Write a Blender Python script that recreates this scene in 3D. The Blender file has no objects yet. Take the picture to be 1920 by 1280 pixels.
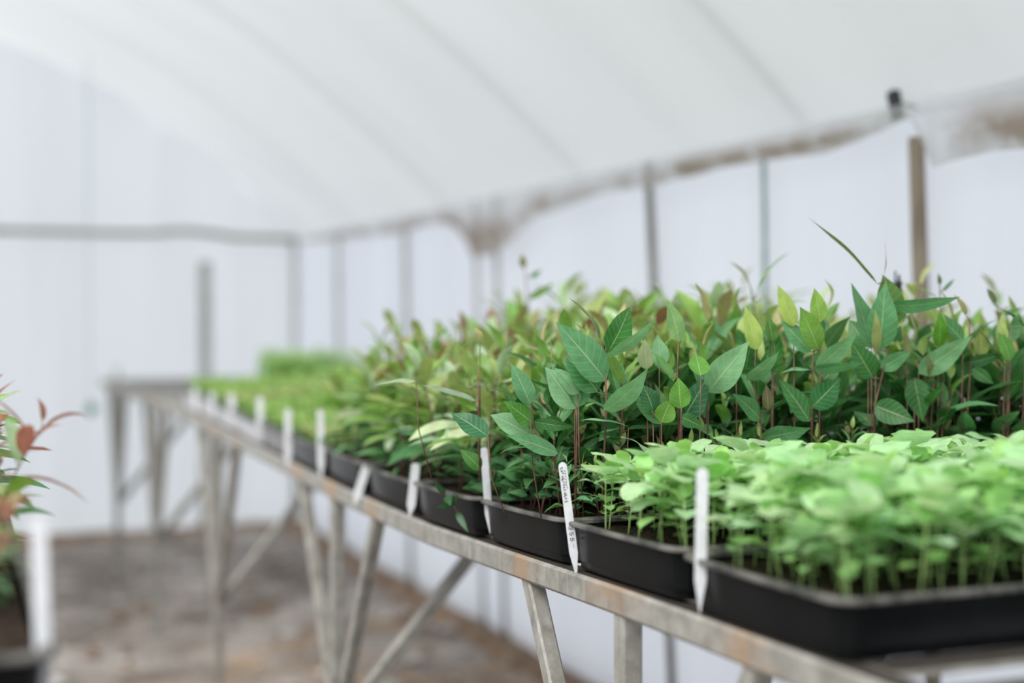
import bpy, math, random
from mathutils import Vector, Matrix, Euler
from mathutils import noise as mnoise
random.seed(7)
R = math.radians
scene = bpy.context.scene
col = scene.collection

# ---------------------------------------------------------------- camera, light, exposure
CAM_H = 1.15
THETA = R(22.1)
cd = bpy.data.cameras.new('camera')
cam = bpy.data.objects.new('camera', cd); col.objects.link(cam)
cam.location = (0, 0, CAM_H)
cam.rotation_euler = (R(90 - 0.86), 0, -THETA)
cd.lens = 50; cd.sensor_width = 36; cd.sensor_fit = 'HORIZONTAL'
cd.clip_start = 0.02
cd.dof.use_dof = True
cd.dof.focus_distance = 1.86
cd.dof.aperture_fstop = 1.5
scene.camera = cam
scene.view_settings.view_transform = 'Standard'
scene.view_settings.look = 'None'
scene.view_settings.gamma = 1
scene.view_settings.exposure = -0.12

world = bpy.data.worlds.new('overcast'); scene.world = world
world.use_nodes = True
wn = world.node_tree; wn.nodes.clear()
wo = wn.nodes.new('ShaderNodeOutputWorld'); wb = wn.nodes.new('ShaderNodeBackground')
wtc = wn.nodes.new('ShaderNodeTexCoord'); wsx = wn.nodes.new('ShaderNodeSeparateXYZ')
wr = wn.nodes.new('ShaderNodeValToRGB')      # overcast sky: pale at the horizon, a bit brighter overhead
wr.color_ramp.elements[0].position = 0.30; wr.color_ramp.elements[0].color = (0.93, 0.95, 0.98, 1)
wr.color_ramp.elements[1].position = 0.95; wr.color_ramp.elements[1].color = (0.90, 0.92, 0.95, 1)
wm = wn.nodes.new('ShaderNodeMath'); wm.operation = 'MULTIPLY_ADD'; wm.inputs[1].default_value = 0.5; wm.inputs[2].default_value = 0.5
wn.links.new(wtc.outputs['Generated'], wsx.inputs[0]); wn.links.new(wsx.outputs['Z'], wm.inputs[0])
wn.links.new(wm.outputs[0], wr.inputs[0]); wn.links.new(wr.outputs[0], wb.inputs['Color'])
wb.inputs['Strength'].default_value = 1.15
wn.links.new(wb.outputs[0], wo.inputs[0])

sl_ = bpy.data.lights.new('hazy_sun', 'SUN'); sl_.energy = 3.2; sl_.angle = R(35); sl_.color = (1.0, 0.985, 0.95)
sun = bpy.data.objects.new('hazy_sun', sl_); col.objects.link(sun)
sun.rotation_euler = Vector((-1.45, -0.75, 1.75)).to_track_quat('Z', 'Y').to_euler()   # veiled sun, high on the aisle side

def cam_point(x, y, Z):
    """world position of something seen at photo position (x, y) at depth Z metres"""
    v = Vector(((x - 960) / 2666.67 * Z, -(y - 640) / 2666.67 * Z, -Z))
    return cam.rotation_euler.to_matrix() @ v + Vector(cam.location)

# ---------------------------------------------------------------- helpers
def obj(name, me, m=None, parent=None):
    o = bpy.data.objects.new(name, me)
    if m is not None and not me.materials:
        for mm in (m if isinstance(m, (list, tuple)) else [m]): me.materials.append(mm)
    col.objects.link(o)
    if parent is not None: o.parent = parent
    return o
def tag(o, label, cat, group=None, kind=None):
    o['label'] = label; o['category'] = cat
    if group: o['group'] = group
    if kind: o['kind'] = kind
    return o
def empty(name, loc=(0, 0, 0), rz=0.0):
    o = bpy.data.objects.new(name, None); col.objects.link(o)
    o.location = loc; o.rotation_euler = (0, 0, rz); o.empty_display_size = 0.05
    return o
def struct(o):
    o['kind'] = 'structure'; return o

class MB:
    def __init__(s): s.v = []; s.f = []; s.uv = []; s.c = []; s.mi = []
    def add(s, vs, fs, uvs=None, c=None, mi=0):
        b = len(s.v); s.v.extend([tuple(p) for p in vs])
        for k, f in enumerate(fs):
            s.f.append([b + i for i in f]); s.mi.append(mi)
            s.uv.append([uvs[i] for i in f] if uvs else [(0, 0)] * len(f))
            s.c.append(c or (0.5, 0.5, 0.5))
    def box(s, a, b):
        x0, y0, z0 = a; x1, y1, z1 = b
        vs = [(x0,y0,z0),(x1,y0,z0),(x1,y1,z0),(x0,y1,z0),(x0,y0,z1),(x1,y0,z1),(x1,y1,z1),(x0,y1,z1)]
        s.add(vs, [(0,3,2,1),(4,5,6,7),(0,1,5,4),(1,2,6,5),(2,3,7,6),(3,0,4,7)])
    def bar(s, p, q, w, h, up=(0, 0, 1), bev=0.12):
        """square tube from p to q with softened edges"""
        p = Vector(p); q = Vector(q); d = (q - p).normalized(); up = Vector(up)
        a = d.cross(up).normalized(); b = a.cross(d).normalized()
        w /= 2; h /= 2; bb = min(w, h) * bev * 2
        prof = [(w - bb, -h), (w, -h + bb), (w, h - bb), (w - bb, h), (-w + bb, h), (-w, h - bb), (-w, -h + bb), (-w + bb, -h)]
        vs = [p + a * x + b * y for x, y in prof] + [q + a * x + b * y for x, y in prof]
        n = 8
        fs = [(i, (i + 1) % n, n + (i + 1) % n, n + i) for i in range(n)]
        fs += [tuple(range(n))[::-1], tuple(range(n, 2 * n))]
        s.add(vs, fs)
    def tube(s, pts, rad, n=6, c=None, mi=0, caps=True):
        pts = [Vector(p) for p in pts]
        rads = rad if isinstance(rad, (list, tuple)) else [rad] * len(pts)
        vs = []; ref = None
        for i, p in enumerate(pts):
            d = (pts[min(i + 1, len(pts) - 1)] - pts[max(i - 1, 0)]).normalized()
            if ref is None: ref = d.orthogonal().normalized()
            a = (ref - d * ref.dot(d)).normalized(); ref = a; b = d.cross(a)
            for k in range(n):
                t = 2 * math.pi * k / n
                vs.append(p + (a * math.cos(t) + b * math.sin(t)) * rads[i])
        fs = []
        for i in range(len(pts) - 1):
            for k in range(n):
                fs.append((i * n + k, i * n + (k + 1) % n, (i + 1) * n + (k + 1) % n, (i + 1) * n + k))
        if caps:
            fs.append(tuple(range(n))[::-1]); fs.append(tuple((len(pts) - 1) * n + k for k in range(n)))
        s.add(vs, fs, None, c, mi)
    def mesh(s, name, smooth=True):
        me = bpy.data.meshes.new(name)
        me.from_pydata(s.v, [], s.f)
        me.uv_layers.new(name='UVMap'); me.color_attributes.new('leafcol', 'FLOAT_COLOR', 'CORNER')
        uvl = me.uv_layers['UVMap']; ca = me.color_attributes['leafcol']
        li = 0; uvd = []; cc = []
        for k, f in enumerate(s.f):
            c = s.c[k]
            for j in range(len(f)):
                uvd.extend(s.uv[k][j]); cc.extend((c[0], c[1], c[2], 1.0))
        uvl.data.foreach_set('uv', uvd); ca.data.foreach_set('color', cc)
        me.polygons.foreach_set('use_smooth', [smooth] * len(s.f))
        me.polygons.foreach_set('material_index', s.mi)
        me.update()
        return me
    def build(s, name, m, parent=None, smooth=True):
        return obj(name, s.mesh(name, smooth), m, parent)

# ---------------------------------------------------------------- materials
def nmat(name):
    m = bpy.data.materials.new(name); m.use_nodes = True
    nt = m.node_tree; nt.nodes.clear()
    o = nt.nodes.new('ShaderNodeOutputMaterial')
    return m, nt, o
def N(nt, t, **kw):
    n = nt.nodes.new(t)
    for k, v in kw.items():
        if hasattr(n, k): setattr(n, k, v)
        else: n.inputs[k].default_value = v
    return n
def ramp(nt, stops):
    r = nt.nodes.new('ShaderNodeValToRGB'); e = r.color_ramp.elements
    while len(e) < len(stops): e.new(0.5)
    for i, (p, c) in enumerate(stops):
        e[i].position = p; e[i].color = (c[0], c[1], c[2], 1) if not isinstance(c, (int, float)) else (c, c, c, 1)
    return r
def math_(nt, op, a, b=None, c=None, clamp=False):
    n = nt.nodes.new('ShaderNodeMath'); n.operation = op; n.use_clamp = clamp
    for i, x in enumerate((a, b, c)):
        if x is None: continue
        if isinstance(x, (int, float)): n.inputs[i].default_value = x
        else: nt.links.new(x, n.inputs[i])
    return n.outputs[0]
def mixc(nt, f, a, b):
    n = nt.nodes.new('ShaderNodeMix'); n.data_type = 'RGBA'
    for i, x in ((0, f), (6, a), (7, b)):
        if isinstance(x, (int, float)): n.inputs[i].default_value = x
        elif isinstance(x, tuple): n.inputs[i].default_value = (x[0], x[1], x[2], 1)
        else: nt.links.new(x, n.inputs[i])
    return n.outputs[2]

def plastic_sheet(name, tint, dirt=None, fold_scale=(1, 1, 1), dirt_amt=0.0, trans=0.62, clear=0.0):
    """milky polythene film: passes daylight and scatters it"""
    m, nt, out = nmat(name)
    tc = N(nt, 'ShaderNodeTexCoord'); mp = N(nt, 'ShaderNodeMapping'); mp.inputs['Scale'].default_value = fold_scale
    nt.links.new(tc.outputs['Object'], mp.inputs[0])
    nz = N(nt, 'ShaderNodeTexNoise', Scale=1.4, Detail=3.0); nt.links.new(mp.outputs[0], nz.inputs['Vector'])
    r = ramp(nt, [(0.3, tuple(c * 0.93 for c in tint)), (0.65, tint)]); nt.links.new(nz.outputs['Fac'], r.inputs[0])
    c = r.outputs[0]
    if dirt:
        n2 = N(nt, 'ShaderNodeTexNoise', Scale=3.2, Detail=5.0, Roughness=0.65); nt.links.new(tc.outputs['Object'], n2.inputs['Vector'])
        r2 = ramp(nt, [(0.30, 0.0), (0.58, 1.0)]); nt.links.new(n2.outputs['Fac'], r2.inputs[0])
        uv = N(nt, 'ShaderNodeUVMap'); sx = N(nt, 'ShaderNodeSeparateXYZ'); nt.links.new(uv.outputs[0], sx.inputs[0])
        edge = ramp(nt, [(0.0, 0.7), (0.30, 1.0), (1.0, 0.15)]); nt.links.new(sx.outputs['Y'], edge.inputs[0])
        k = math_(nt, 'MULTIPLY', r2.outputs[0], edge.outputs[0])
        k = math_(nt, 'MULTIPLY', k, dirt_amt, clamp=True)
        c = mixc(nt, k, c, dirt); kd = k
    d = N(nt, 'ShaderNodeBsdfDiffuse'); t = N(nt, 'ShaderNodeBsdfTranslucent'); g = N(nt, 'ShaderNodeBsdfGlossy', Roughness=0.45)
    nt.links.new(c, d.inputs[0]); nt.links.new(c, t.inputs[0])
    mx = N(nt, 'ShaderNodeMixShader'); mx.inputs[0].default_value = trans
    nt.links.new(d.outputs[0], mx.inputs[1]); nt.links.new(t.outputs[0], mx.inputs[2])
    m2 = N(nt, 'ShaderNodeMixShader'); m2.inputs[0].default_value = 0.04
    nt.links.new(mx.outputs[0], m2.inputs[1]); nt.links.new(g.outputs[0], m2.inputs[2])
    if clear:
        tr = N(nt, 'ShaderNodeBsdfTransparent'); m3 = N(nt, 'ShaderNodeMixShader')
        nt.links.new(math_(nt, 'MULTIPLY', math_(nt, 'SUBTRACT', 1.0, kd), clear), m3.inputs[0])
        nt.links.new(m2.outputs[0], m3.inputs[1]); nt.links.new(tr.outputs[0], m3.inputs[2]); m2 = m3
    nt.links.new(m2.outputs[0], out.inputs[0])
    return m

def leaf_material(name, rough=0.42, vein=0.35, veins=7.0, sheen=0.5, transl=0.3):
    m, nt, out = nmat(name)
    at = N(nt, 'ShaderNodeAttribute', attribute_name='leafcol')
    uv = N(nt, 'ShaderNodeUVMap'); sx = N(nt, 'ShaderNodeSeparateXYZ'); nt.links.new(uv.outputs[0], sx.inputs[0])
    u = math_(nt, 'ABSOLUTE', math_(nt, 'MULTIPLY_ADD', sx.outputs['X'], 2.0, -1.0))
    mid = math_(nt, 'SUBTRACT', 1.0, math_(nt, 'MULTIPLY', u, 16.0), clamp=True)
    lat = math_(nt, 'FRACT', math_(nt, 'SUBTRACT', math_(nt, 'MULTIPLY', sx.outputs['Y'], veins), math_(nt, 'MULTIPLY', u, 1.5)))
    lat = math_(nt, 'ABSOLUTE', math_(nt, 'SUBTRACT', lat, 0.5))
    lat = math_(nt, 'SUBTRACT', 1.0, math_(nt, 'MULTIPLY', lat, 9.0), clamp=True)
    lat = math_(nt, 'MULTIPLY', lat, 0.27)
    v = math_(nt, 'MULTIPLY', math_(nt, 'MAXIMUM', mid, lat), vein)
    tc = N(nt, 'ShaderNodeTexCoord')
    nz = N(nt, 'ShaderNodeTexNoise', Scale=60.0, Detail=2.0); nt.links.new(tc.outputs['Object'], nz.inputs['Vector'])
    r = ramp(nt, [(0.3, 0.82), (0.7, 1.12)]); nt.links.new(nz.outputs['Fac'], r.inputs[0])
    mu = nt.nodes.new('ShaderNodeMix'); mu.data_type = 'RGBA'; mu.blend_type = 'MULTIPLY'; mu.inputs[0].default_value = 1.0
    nt.links.new(at.outputs['Color'], mu.inputs[6]); nt.links.new(r.outputs[0], mu.inputs[7])
    c = mixc(nt, v, mu.outputs[2], (0.58, 0.68, 0.36))
    p = N(nt, 'ShaderNodeBsdfPrincipled'); p.inputs['Roughness'].default_value = rough
    p.inputs['Specular IOR Level'].default_value = sheen
    nt.links.new(c, p.inputs['Base Color'])
    bp = N(nt, 'ShaderNodeBump', Strength=0.25, Distance=0.002); nt.links.new(v, bp.inputs['Height']); nt.links.new(bp.outputs[0], p.inputs['Normal'])
    t = N(nt, 'ShaderNodeBsdfTranslucent')
    hs = N(nt, 'ShaderNodeHueSaturation', Hue=0.485, Saturation=1.1, Value=1.25); nt.links.new(c, hs.inputs['Color']); nt.links.new(hs.outputs[0], t.inputs[0])
    mx = N(nt, 'ShaderNodeMixShader'); mx.inputs[0].default_value = transl
    nt.links.new(p.outputs[0], mx.inputs[1]); nt.links.new(t.outputs[0], mx.inputs[2]); nt.links.new(mx.outputs[0], out.inputs[0])
    return m

def simple(name, c1, c2, scale=8.0, rough=0.6, metal=0.0, bump=0.0, spec=0.5, stretch=(1, 1, 1), lo=0.35, hi=0.65, detail=4.0):
    m, nt, out = nmat(name)
    tc = N(nt, 'ShaderNodeTexCoord'); mp = N(nt, 'ShaderNodeMapping'); mp.inputs['Scale'].default_value = stretch
    nt.links.new(tc.outputs['Object'], mp.inputs[0])
    nz = N(nt, 'ShaderNodeTexNoise', Scale=scale, Detail=detail); nt.links.new(mp.outputs[0], nz.inputs['Vector'])
    r = ramp(nt, [(lo, c1), (hi, c2)]); nt.links.new(nz.outputs['Fac'], r.inputs[0])
    p = N(nt, 'ShaderNodeBsdfPrincipled'); p.inputs['Roughness'].default_value = rough; p.inputs['Metallic'].default_value = metal
    p.inputs['Specular IOR Level'].default_value = spec
    nt.links.new(r.outputs[0], p.inputs['Base Color'])
    if bump:
        b = N(nt, 'ShaderNodeBump', Strength=bump, Distance=0.01); nt.links.new(nz.outputs['Fac'], b.inputs['Height']); nt.links.new(b.outputs[0], p.inputs['Normal'])
    nt.links.new(p.outputs[0], out.inputs[0])
    return m

LEG0, LEGP, BR = 1.49, 1.285, 0.29
def galvanised(name, rust=True):
    m, nt, out = nmat(name)
    tc = N(nt, 'ShaderNodeTexCoord')
    n1 = N(nt, 'ShaderNodeTexNoise', Scale=26.0, Detail=6.0, Roughness=0.7); nt.links.new(tc.outputs['Object'], n1.inputs['Vector'])
    r1 = ramp(nt, [(0.28, (0.20, 0.19, 0.165)), (0.5, (0.33, 0.315, 0.28)), (0.72, (0.46, 0.445, 0.41))]); nt.links.new(n1.outputs['Fac'], r1.inputs[0])
    c = r1.outputs[0]
    # pale lime-scale drips
    mp = N(nt, 'ShaderNodeMapping'); mp.inputs['Scale'].default_value = (1, 1, 0.12); nt.links.new(tc.outputs['Object'], mp.inputs[0])
    n2 = N(nt, 'ShaderNodeTexNoise', Scale=60.0, Detail=3.0); nt.links.new(mp.outputs[0], n2.inputs['Vector'])
    r2 = ramp(nt, [(0.58, 0.0), (0.72, 0.6)]); nt.links.new(n2.outputs['Fac'], r2.inputs[0])
    c = mixc(nt, r2.outputs[0], c, (0.50, 0.50, 0.47))
    if rust:
        sx = N(nt, 'ShaderNodeSeparateXYZ'); nt.links.new(tc.outputs['Object'], sx.inputs[0])
        f = math_(nt, 'MULTIPLY_ADD', sx.outputs['Y'], 1 / LEGP, -LEG0 / LEGP + 20.5)
        f = math_(nt, 'ABSOLUTE', math_(nt, 'MULTIPLY', math_(nt, 'SUBTRACT', math_(nt, 'FRACT', f), 0.5), LEGP))
        g = math_(nt, 'ABSOLUTE', math_(nt, 'SUBTRACT', f, BR))
        dist = math_(nt, 'MINIMUM', f, g)
        near = ramp(nt, [(0.0, 1.0), (0.10, 0.0)]); nt.links.new(dist, near.inputs[0])
        n3 = N(nt, 'ShaderNodeTexNoise', Scale=15.0, Detail=6.0, Roughness=0.7); nt.links.new(tc.outputs['Object'], n3.inputs['Vector'])
        k = math_(nt, 'ADD', math_(nt, 'MULTIPLY', near.outputs[0], 0.62), math_(nt, 'MULTIPLY', math_(nt, 'SUBTRACT', n3.outputs['Fac'], 0.5), 1.9))
        r3 = ramp(nt, [(0.20, 0.0), (0.75, 0.85)]); nt.links.new(k, r3.inputs[0])
        c = mixc(nt, r3.outputs[0], c, (0.42, 0.27, 0.16))
    ge = N(nt, 'ShaderNodeNewGeometry'); gz = N(nt, 'ShaderNodeSeparateXYZ'); nt.links.new(ge.outputs['Normal'], gz.inputs[0])
    up = math_(nt, 'MULTIPLY', math_(nt, 'GREATER_THAN', gz.outputs['Z'], 0.9), 0.88)      # spilt compost lies on upward faces
    sy = N(nt, 'ShaderNodeSeparateXYZ'); nt.links.new(tc.outputs['Object'], sy.inputs[0])
    up = math_(nt, 'MULTIPLY', up, math_(nt, 'LESS_THAN', sy.outputs['Y'], 4.68))
    c = mixc(nt, up, c, (0.035, 0.025, 0.018))
    p = N(nt, 'ShaderNodeBsdfPrincipled'); p.inputs['Roughness'].default_value = 0.48; p.inputs['Metallic'].default_value = 0.12
    nt.links.new(c, p.inputs['Base Color'])
    b = N(nt, 'ShaderNodeBump', Strength=0.15, Distance=0.003); nt.links.new(n1.outputs['Fac'], b.inputs['Height']); nt.links.new(b.outputs[0], p.inputs['Normal'])
    nt.links.new(p.outputs[0], out.inputs[0])
    return m

def floor_material():
    m, nt, out = nmat('gravel_floor')
    tc = N(nt, 'ShaderNodeTexCoord')
    n1 = N(nt, 'ShaderNodeTexNoise', Scale=2.3, Detail=8.0, Roughness=0.6); nt.links.new(tc.outputs['Object'], n1.inputs['Vector'])
    r1 = ramp(nt, [(0.33, (0.13, 0.105, 0.085)), (0.47, (0.26, 0.225, 0.195)), (0.62, (0.44, 0.40, 0.37))]); nt.links.new(n1.outputs['Fac'], r1.inputs[0])
    n2 = N(nt, 'ShaderNodeTexVoronoi', Scale=34.0); nt.links.new(tc.outputs['Object'], n2.inputs['Vector'])
    r2 = ramp(nt, [(0.0, (0.7, 0.7, 0.7)), (0.6, (1.15, 1.12, 1.1))]); nt.links.new(n2.outputs['Distance'], r2.inputs[0])
    mu = nt.nodes.new('ShaderNodeMix'); mu.data_type = 'RGBA'; mu.blend_type = 'MULTIPLY'; mu.inputs[0].default_value = 1.0
    nt.links.new(r1.outputs[0], mu.inputs[6]); nt.links.new(r2.outputs[0], mu.inputs[7])
    # ochre sandy stain on the ground below the bench
    vd = N(nt, 'ShaderNodeVectorMath', operation='DISTANCE'); vd.inputs[1].default_value = (1.35, 3.9, 0)
    mp = N(nt, 'ShaderNodeMapping'); nt.links.new(tc.outputs['Object'], mp.inputs[0]); nt.links.new(mp.outputs[0], vd.inputs[0])
    n3 = N(nt, 'ShaderNodeTexNoise', Scale=3.6, Detail=4.0); nt.links.new(tc.outputs['Object'], n3.inputs['Vector'])
    k = math_(nt, 'SUBTRACT', n3.outputs['Fac'], math_(nt, 'MULTIPLY', vd.outputs['Value'], 0.16))
    r3 = ramp(nt, [(0.34, 0.0), (0.52, 0.75)]); nt.links.new(k, r3.inputs[0])
    c = mixc(nt, r3.outputs[0], mu.outputs[2], (0.46, 0.29, 0.15))
    p = N(nt, 'ShaderNodeBsdfPrincipled'); p.inputs['Roughness'].default_value = 0.8
    nt.links.new(c, p.inputs['Base Color'])
    b = N(nt, 'ShaderNodeBump', Strength=0.6, Distance=0.02); nt.links.new(n2.outputs['Distance'], b.inputs['Height']); nt.links.new(b.outputs[0], p.inputs['Normal'])
    nt.links.new(p.outputs[0], out.inputs[0])
    return m

M = {}
M['roof'] = plastic_sheet('roof_polythene', (0.80, 0.825, 0.835), (0.62, 0.52, 0.43), (0.5, 1.6, 0.5), 0.0)
M['wall'] = plastic_sheet('wall_polythene', (0.81, 0.842, 0.90), None, (1.0, 3.0, 0.3), trans=0.72)
M['gable'] = plastic_sheet('gable_polythene', (0.87, 0.905, 0.93), None, (3.0, 1.0, 0.3))
M['hem'] = plastic_sheet('dirty_hem_polythene', (0.86, 0.87, 0.87), (0.42, 0.34, 0.28), (1, 1, 1), 1.1, trans=0.6, clear=0.62)
M['steel'] = galvanised('galvanised_steel')
M['steel_plain'] = galvanised('galvanised_steel_legs', rust=False)
M['floor'] = floor_material()
M['tray'] = simple('black_tray_plastic', (0.004, 0.0045, 0.005), (0.008, 0.009, 0.0095), 14, 0.22, spec=0.5, bump=0.03)
for n_ in M['tray'].node_tree.nodes:
    if n_.type == 'BSDF_PRINCIPLED': n_.inputs['IOR'].default_value = 1.24
M['tray_grey'] = simple('grey_tray_plastic', (0.17, 0.165, 0.165), (0.25, 0.245, 0.245), 14, 0.4)  # far black tray, its grazing reflection painted as mid grey
M['tray_pale'] = simple('pale_tray_plastic', (0.44, 0.44, 0.45), (0.56, 0.56, 0.58), 14, 0.4)  # farthest black trays, grazing reflection painted into a pale base colour
M['rim'] = simple('scuffed_tray_rim', (0.045, 0.044, 0.042), (0.19, 0.18, 0.165), 60, 0.5, stretch=(1, 0.35, 1))
M['soil'] = simple('potting_soil', (0.012, 0.008, 0.006), (0.07, 0.045, 0.030), 160, 0.95, bump=0.8, spec=0.2)
M['label'] = simple('white_plastic_label', (0.72, 0.73, 0.76), (0.84, 0.85, 0.88), 90, 0.4)
M['ink'] = simple('black_marker_ink', (0.02, 0.02, 0.03), (0.05, 0.05, 0.06), 80, 0.6)
M['leaf_dark'] = leaf_material('broad_leaf', 0.42, 0.68, 8.0, 0.4, 0.25)
M['leaf_light'] = leaf_material('soft_round_leaf', 0.45, 0.22, 4.0, 0.45, 0.35)
M['leaf_narrow'] = leaf_material('narrow_leaf', 0.40, 0.35, 9.0, 0.5, 0.28)
M['sprout'] = leaf_material('sprout_leaf', 0.5, 0.1, 3.0, 0.3, 0.35)
M['stem_red'] = simple('red_brown_stem', (0.10, 0.045, 0.035), (0.22, 0.10, 0.07), 60, 0.5)
M['stem_green'] = simple('pale_green_stem', (0.25, 0.42, 0.12), (0.40, 0.55, 0.22), 60, 0.5)
M['wood'] = simple('weathered_wood_post', (0.20, 0.155, 0.11), (0.33, 0.27, 0.20), 7, 0.75, stretch=(6, 6, 0.8))
M['greyzinc'] = simple('dull_zinc_pipe', (0.15, 0.145, 0.12), (0.26, 0.25, 0.22), 12, 0.55, metal=0.3)
M['palezinc'] = simple('pale_weathered_zinc', (0.42, 0.43, 0.40), (0.56, 0.57, 0.54), 9, 0.6, metal=0.1)  # zinc of the far posts, lightened in colour to stand in for haze
M['teal'] = simple('faded_teal_rope', (0.18, 0.28, 0.27), (0.28, 0.37, 0.36), 30, 0.8)
M['blackpipe'] = simple('black_irrigation_plastic', (0.012, 0.013, 0.014), (0.03, 0.03, 0.03), 30, 0.5)
M['beam'] = simple('mossy_beam', (0.17, 0.16, 0.11), (0.30, 0.27, 0.20), 9, 0.7)
M['green'] = simple('green_clip_plastic', (0.02, 0.22, 0.11), (0.04, 0.30, 0.16), 20, 0.5)
M['stone'] = simple('pale_stone', (0.40, 0.37, 0.34), (0.66, 0.62, 0.59), 9, 0.8)
M['litter'] = simple('dry_litter', (0.17, 0.10, 0.06), (0.34, 0.23, 0.15), 9, 0.85)

# ---------------------------------------------------------------- the setting
WX, WXL, YF, YB, EAVE = 1.93, -3.3, 7.9, -2.2, 1.60
RIDGE_X = (WX + WXL) / 2
def grid_surface(nu, nv, fn):
    mb = MB(); vs = []; uv = []
    for i in range(nu + 1):
        for j in range(nv + 1):
            vs.append(fn(i / nu, j / nv)); uv.append((i / nu, j / nv))
    fs = [(i * (nv + 1) + j, (i + 1) * (nv + 1) + j, (i + 1) * (nv + 1) + j + 1, i * (nv + 1) + j + 1) for i in range(nu) for j in range(nv)]
    mb.add(vs, fs, uv); return mb
def rip(y, z, a): return a * mnoise.noise((y * 3.1, z * 0.35, 4.0)) + a * 0.35 * mnoise.noise((y * 11, z * 0.5, 9.0))

struct(grid_surface(60, 90, lambda u, v: (WXL - .1 + u * (WX - WXL + .2), YB + v * (YF - YB), 0.012 * mnoise.noise((u * 14, v * 26, 1)))).build('floor', M['floor']))
struct(grid_surface(150, 12, lambda u, v: (WX + rip(YB + u * (YF - YB), v * EAVE, 0.016), YB + u * (YF - YB), v * (EAVE + .03) - 0.02)).build('wall_right', M['wall']))
struct(grid_surface(60, 6, lambda u, v: (WXL + rip(u * 10, v * EAVE, 0.016), YB + u * (YF - YB), v * (EAVE + .03) - .02)).build('wall_left', M['wall']))
def arch(x):
    k = (x - RIDGE_X) / ((WX - WXL) / 2)
    return EAVE + 1.15 * (1 - abs(k) ** 2.2)
def gable(yy, amp):
    def f(u, v):
        x = WXL + u * (WX - WXL); z = -0.02 + v * (arch(x) + 0.02)
        return (x, yy + amp * mnoise.noise((x * 4, z * 0.4, 2.0)) + amp * .4 * mnoise.noise((x * 13, z * .3, 5)), z)
    return f
struct(grid_surface(140, 16, gable(YF, 0.03)).build('wall_back', M['gable']))
struct(grid_surface(30, 6, gable(YB, 0.02)).build('wall_front', M['gable']))
def roof_fn(u, v):
    x = WXL + u * (WX - WXL); y = YB + v * (YF - YB)
    sag = 0.02 * abs(math.sin(math.pi * (y - 0.3) / 1.27)) + 0.012 * mnoise.noise((x * 1.5, y * 2.2, 3))
    return (x, y, arch(x) - sag)
roof = grid_surface(60, 110, roof_fn)
VX0, VX1, VY0, VY1 = -2.0, 0.55, -1.9, 4.3        # opening added in the unseen roof above the aisle, lets light onto the plants
keepf = []
for k, f in enumerate(roof.f):
    cx = sum(roof.v[i][0] for i in f) / 4; cy = sum(roof.v[i][1] for i in f) / 4
    if not (VX0 < cx < VX1 and VY0 < cy < VY1): keepf.append(k)
roof.f = [roof.f[k] for k in keepf]; roof.uv = [roof.uv[k] for k in keepf]; roof.c = [roof.c[k] for k in keepf]; roof.mi = [roof.mi[k] for k in keepf]
struct(roof.build('ceiling', M['roof']))

# bent steel hoops outside the film, faint through it
for k in range(-1, 7):
    y = 0.32 + 1.27 * k
    mb = MB(); mb.tube([(x, y, arch(x) + 0.030) for x in [WXL + i * (WX - WXL) / 24 for i in range(25)]], 0.005, 8)
    struct(mb.build('trim_%d' % (k + 2), M['greyzinc']))

# sagging dirty hem of the roof film along the right eave
hem_px = [(400, 428), (560, 452), (610, 452), (640, 447), (700, 443), (760, 436), (790, 424), (830, 418), (850, 424), (872, 452), (888, 486), (925, 474), (960, 452),
          (985, 425), (1010, 405), (1050, 392), (1130, 362), (1220, 350), (1262, 338), (1360, 315), (1450, 300), (1540, 288), (1600, 268), (1650, 248),
          (1700, 222), (1722, 240), (1742, 316), (1790, 300), (1860, 284), (1920, 280), (2050, 262), (2250, 240), (2700, 180)]
HX = WX - 0.075
hem = []
for x, y in hem_px:
    Z = 2666.67 * HX / (math.cos(THETA) * (x + 123)); t = (Z - HX * math.sin(THETA)) / math.cos(THETA)
    hem.append((min(t, YF - .02), CAM_H + (600 - y) * Z / 2666.67))
hem.sort()
def hem_z(t):
    for (a, za), (b, zb) in zip(hem, hem[1:]):
        if a <= t <= b: return za + (zb - za) * (t - a) / max(b - a, 1e-6)
    return hem[0][1] if t < hem[0][0] else hem[-1][1]
t0h, t1h = hem[0][0], YF - 0.02
def hem_fn(u, v):
    t = t0h + u * (t1h - t0h); zt = EAVE - 0.003; zb = min(hem_z(t), zt - .012)
    z = zb + (zt - zb) * v
    x = HX - 0.02 * math.sin(v * math.pi) + 0.012 * mnoise.noise((t * 5, v * 2, 7)) 
    return (x, t, z)
o = grid_surface(260, 8, hem_fn).build('trim_10', M['hem']); struct(o)

# mossy pipe across the far gable at eave height
mb = MB(); mb.tube([(x, YF - 0.06, EAVE + 0.015 + 0.02 * math.exp(-((x - 1.27) / 0.14) ** 2) - 0.01 * (x > 1.5)) for x in [WXL + .05 + i * (WX - WXL - .1) / 60 for i in range(61)]], 0.015, 8)
struct(mb.build('trim_11', M['beam']))
# soil and rotted leaves piled along the wall foot
def berm(x0, y0, x1, y1, w, h, nx, ny):
    def f(u, v):
        s = math.sin(v * math.pi)
        b = h * s * (0.55 + 0.8 * abs(mnoise.noise((u * 22, v * 2, 3))))
        return (x0 + (x1 - x0) * u + nx * w * v, y0 + (y1 - y0) * u + ny * w * v, b - 0.004)
    return f
o = grid_surface(160, 6, berm(WX - .01, YB, WX - .01, YF, 0.16, 0.05, -1, 0)).build('trim_12', M['litter']); struct(o)
o = grid_surface(120, 6, berm(WXL, YF - .03, WX, YF - .03, 0.22, 0.055, 0, -1)).build('trim_13', M['litter']); struct(o)

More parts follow.
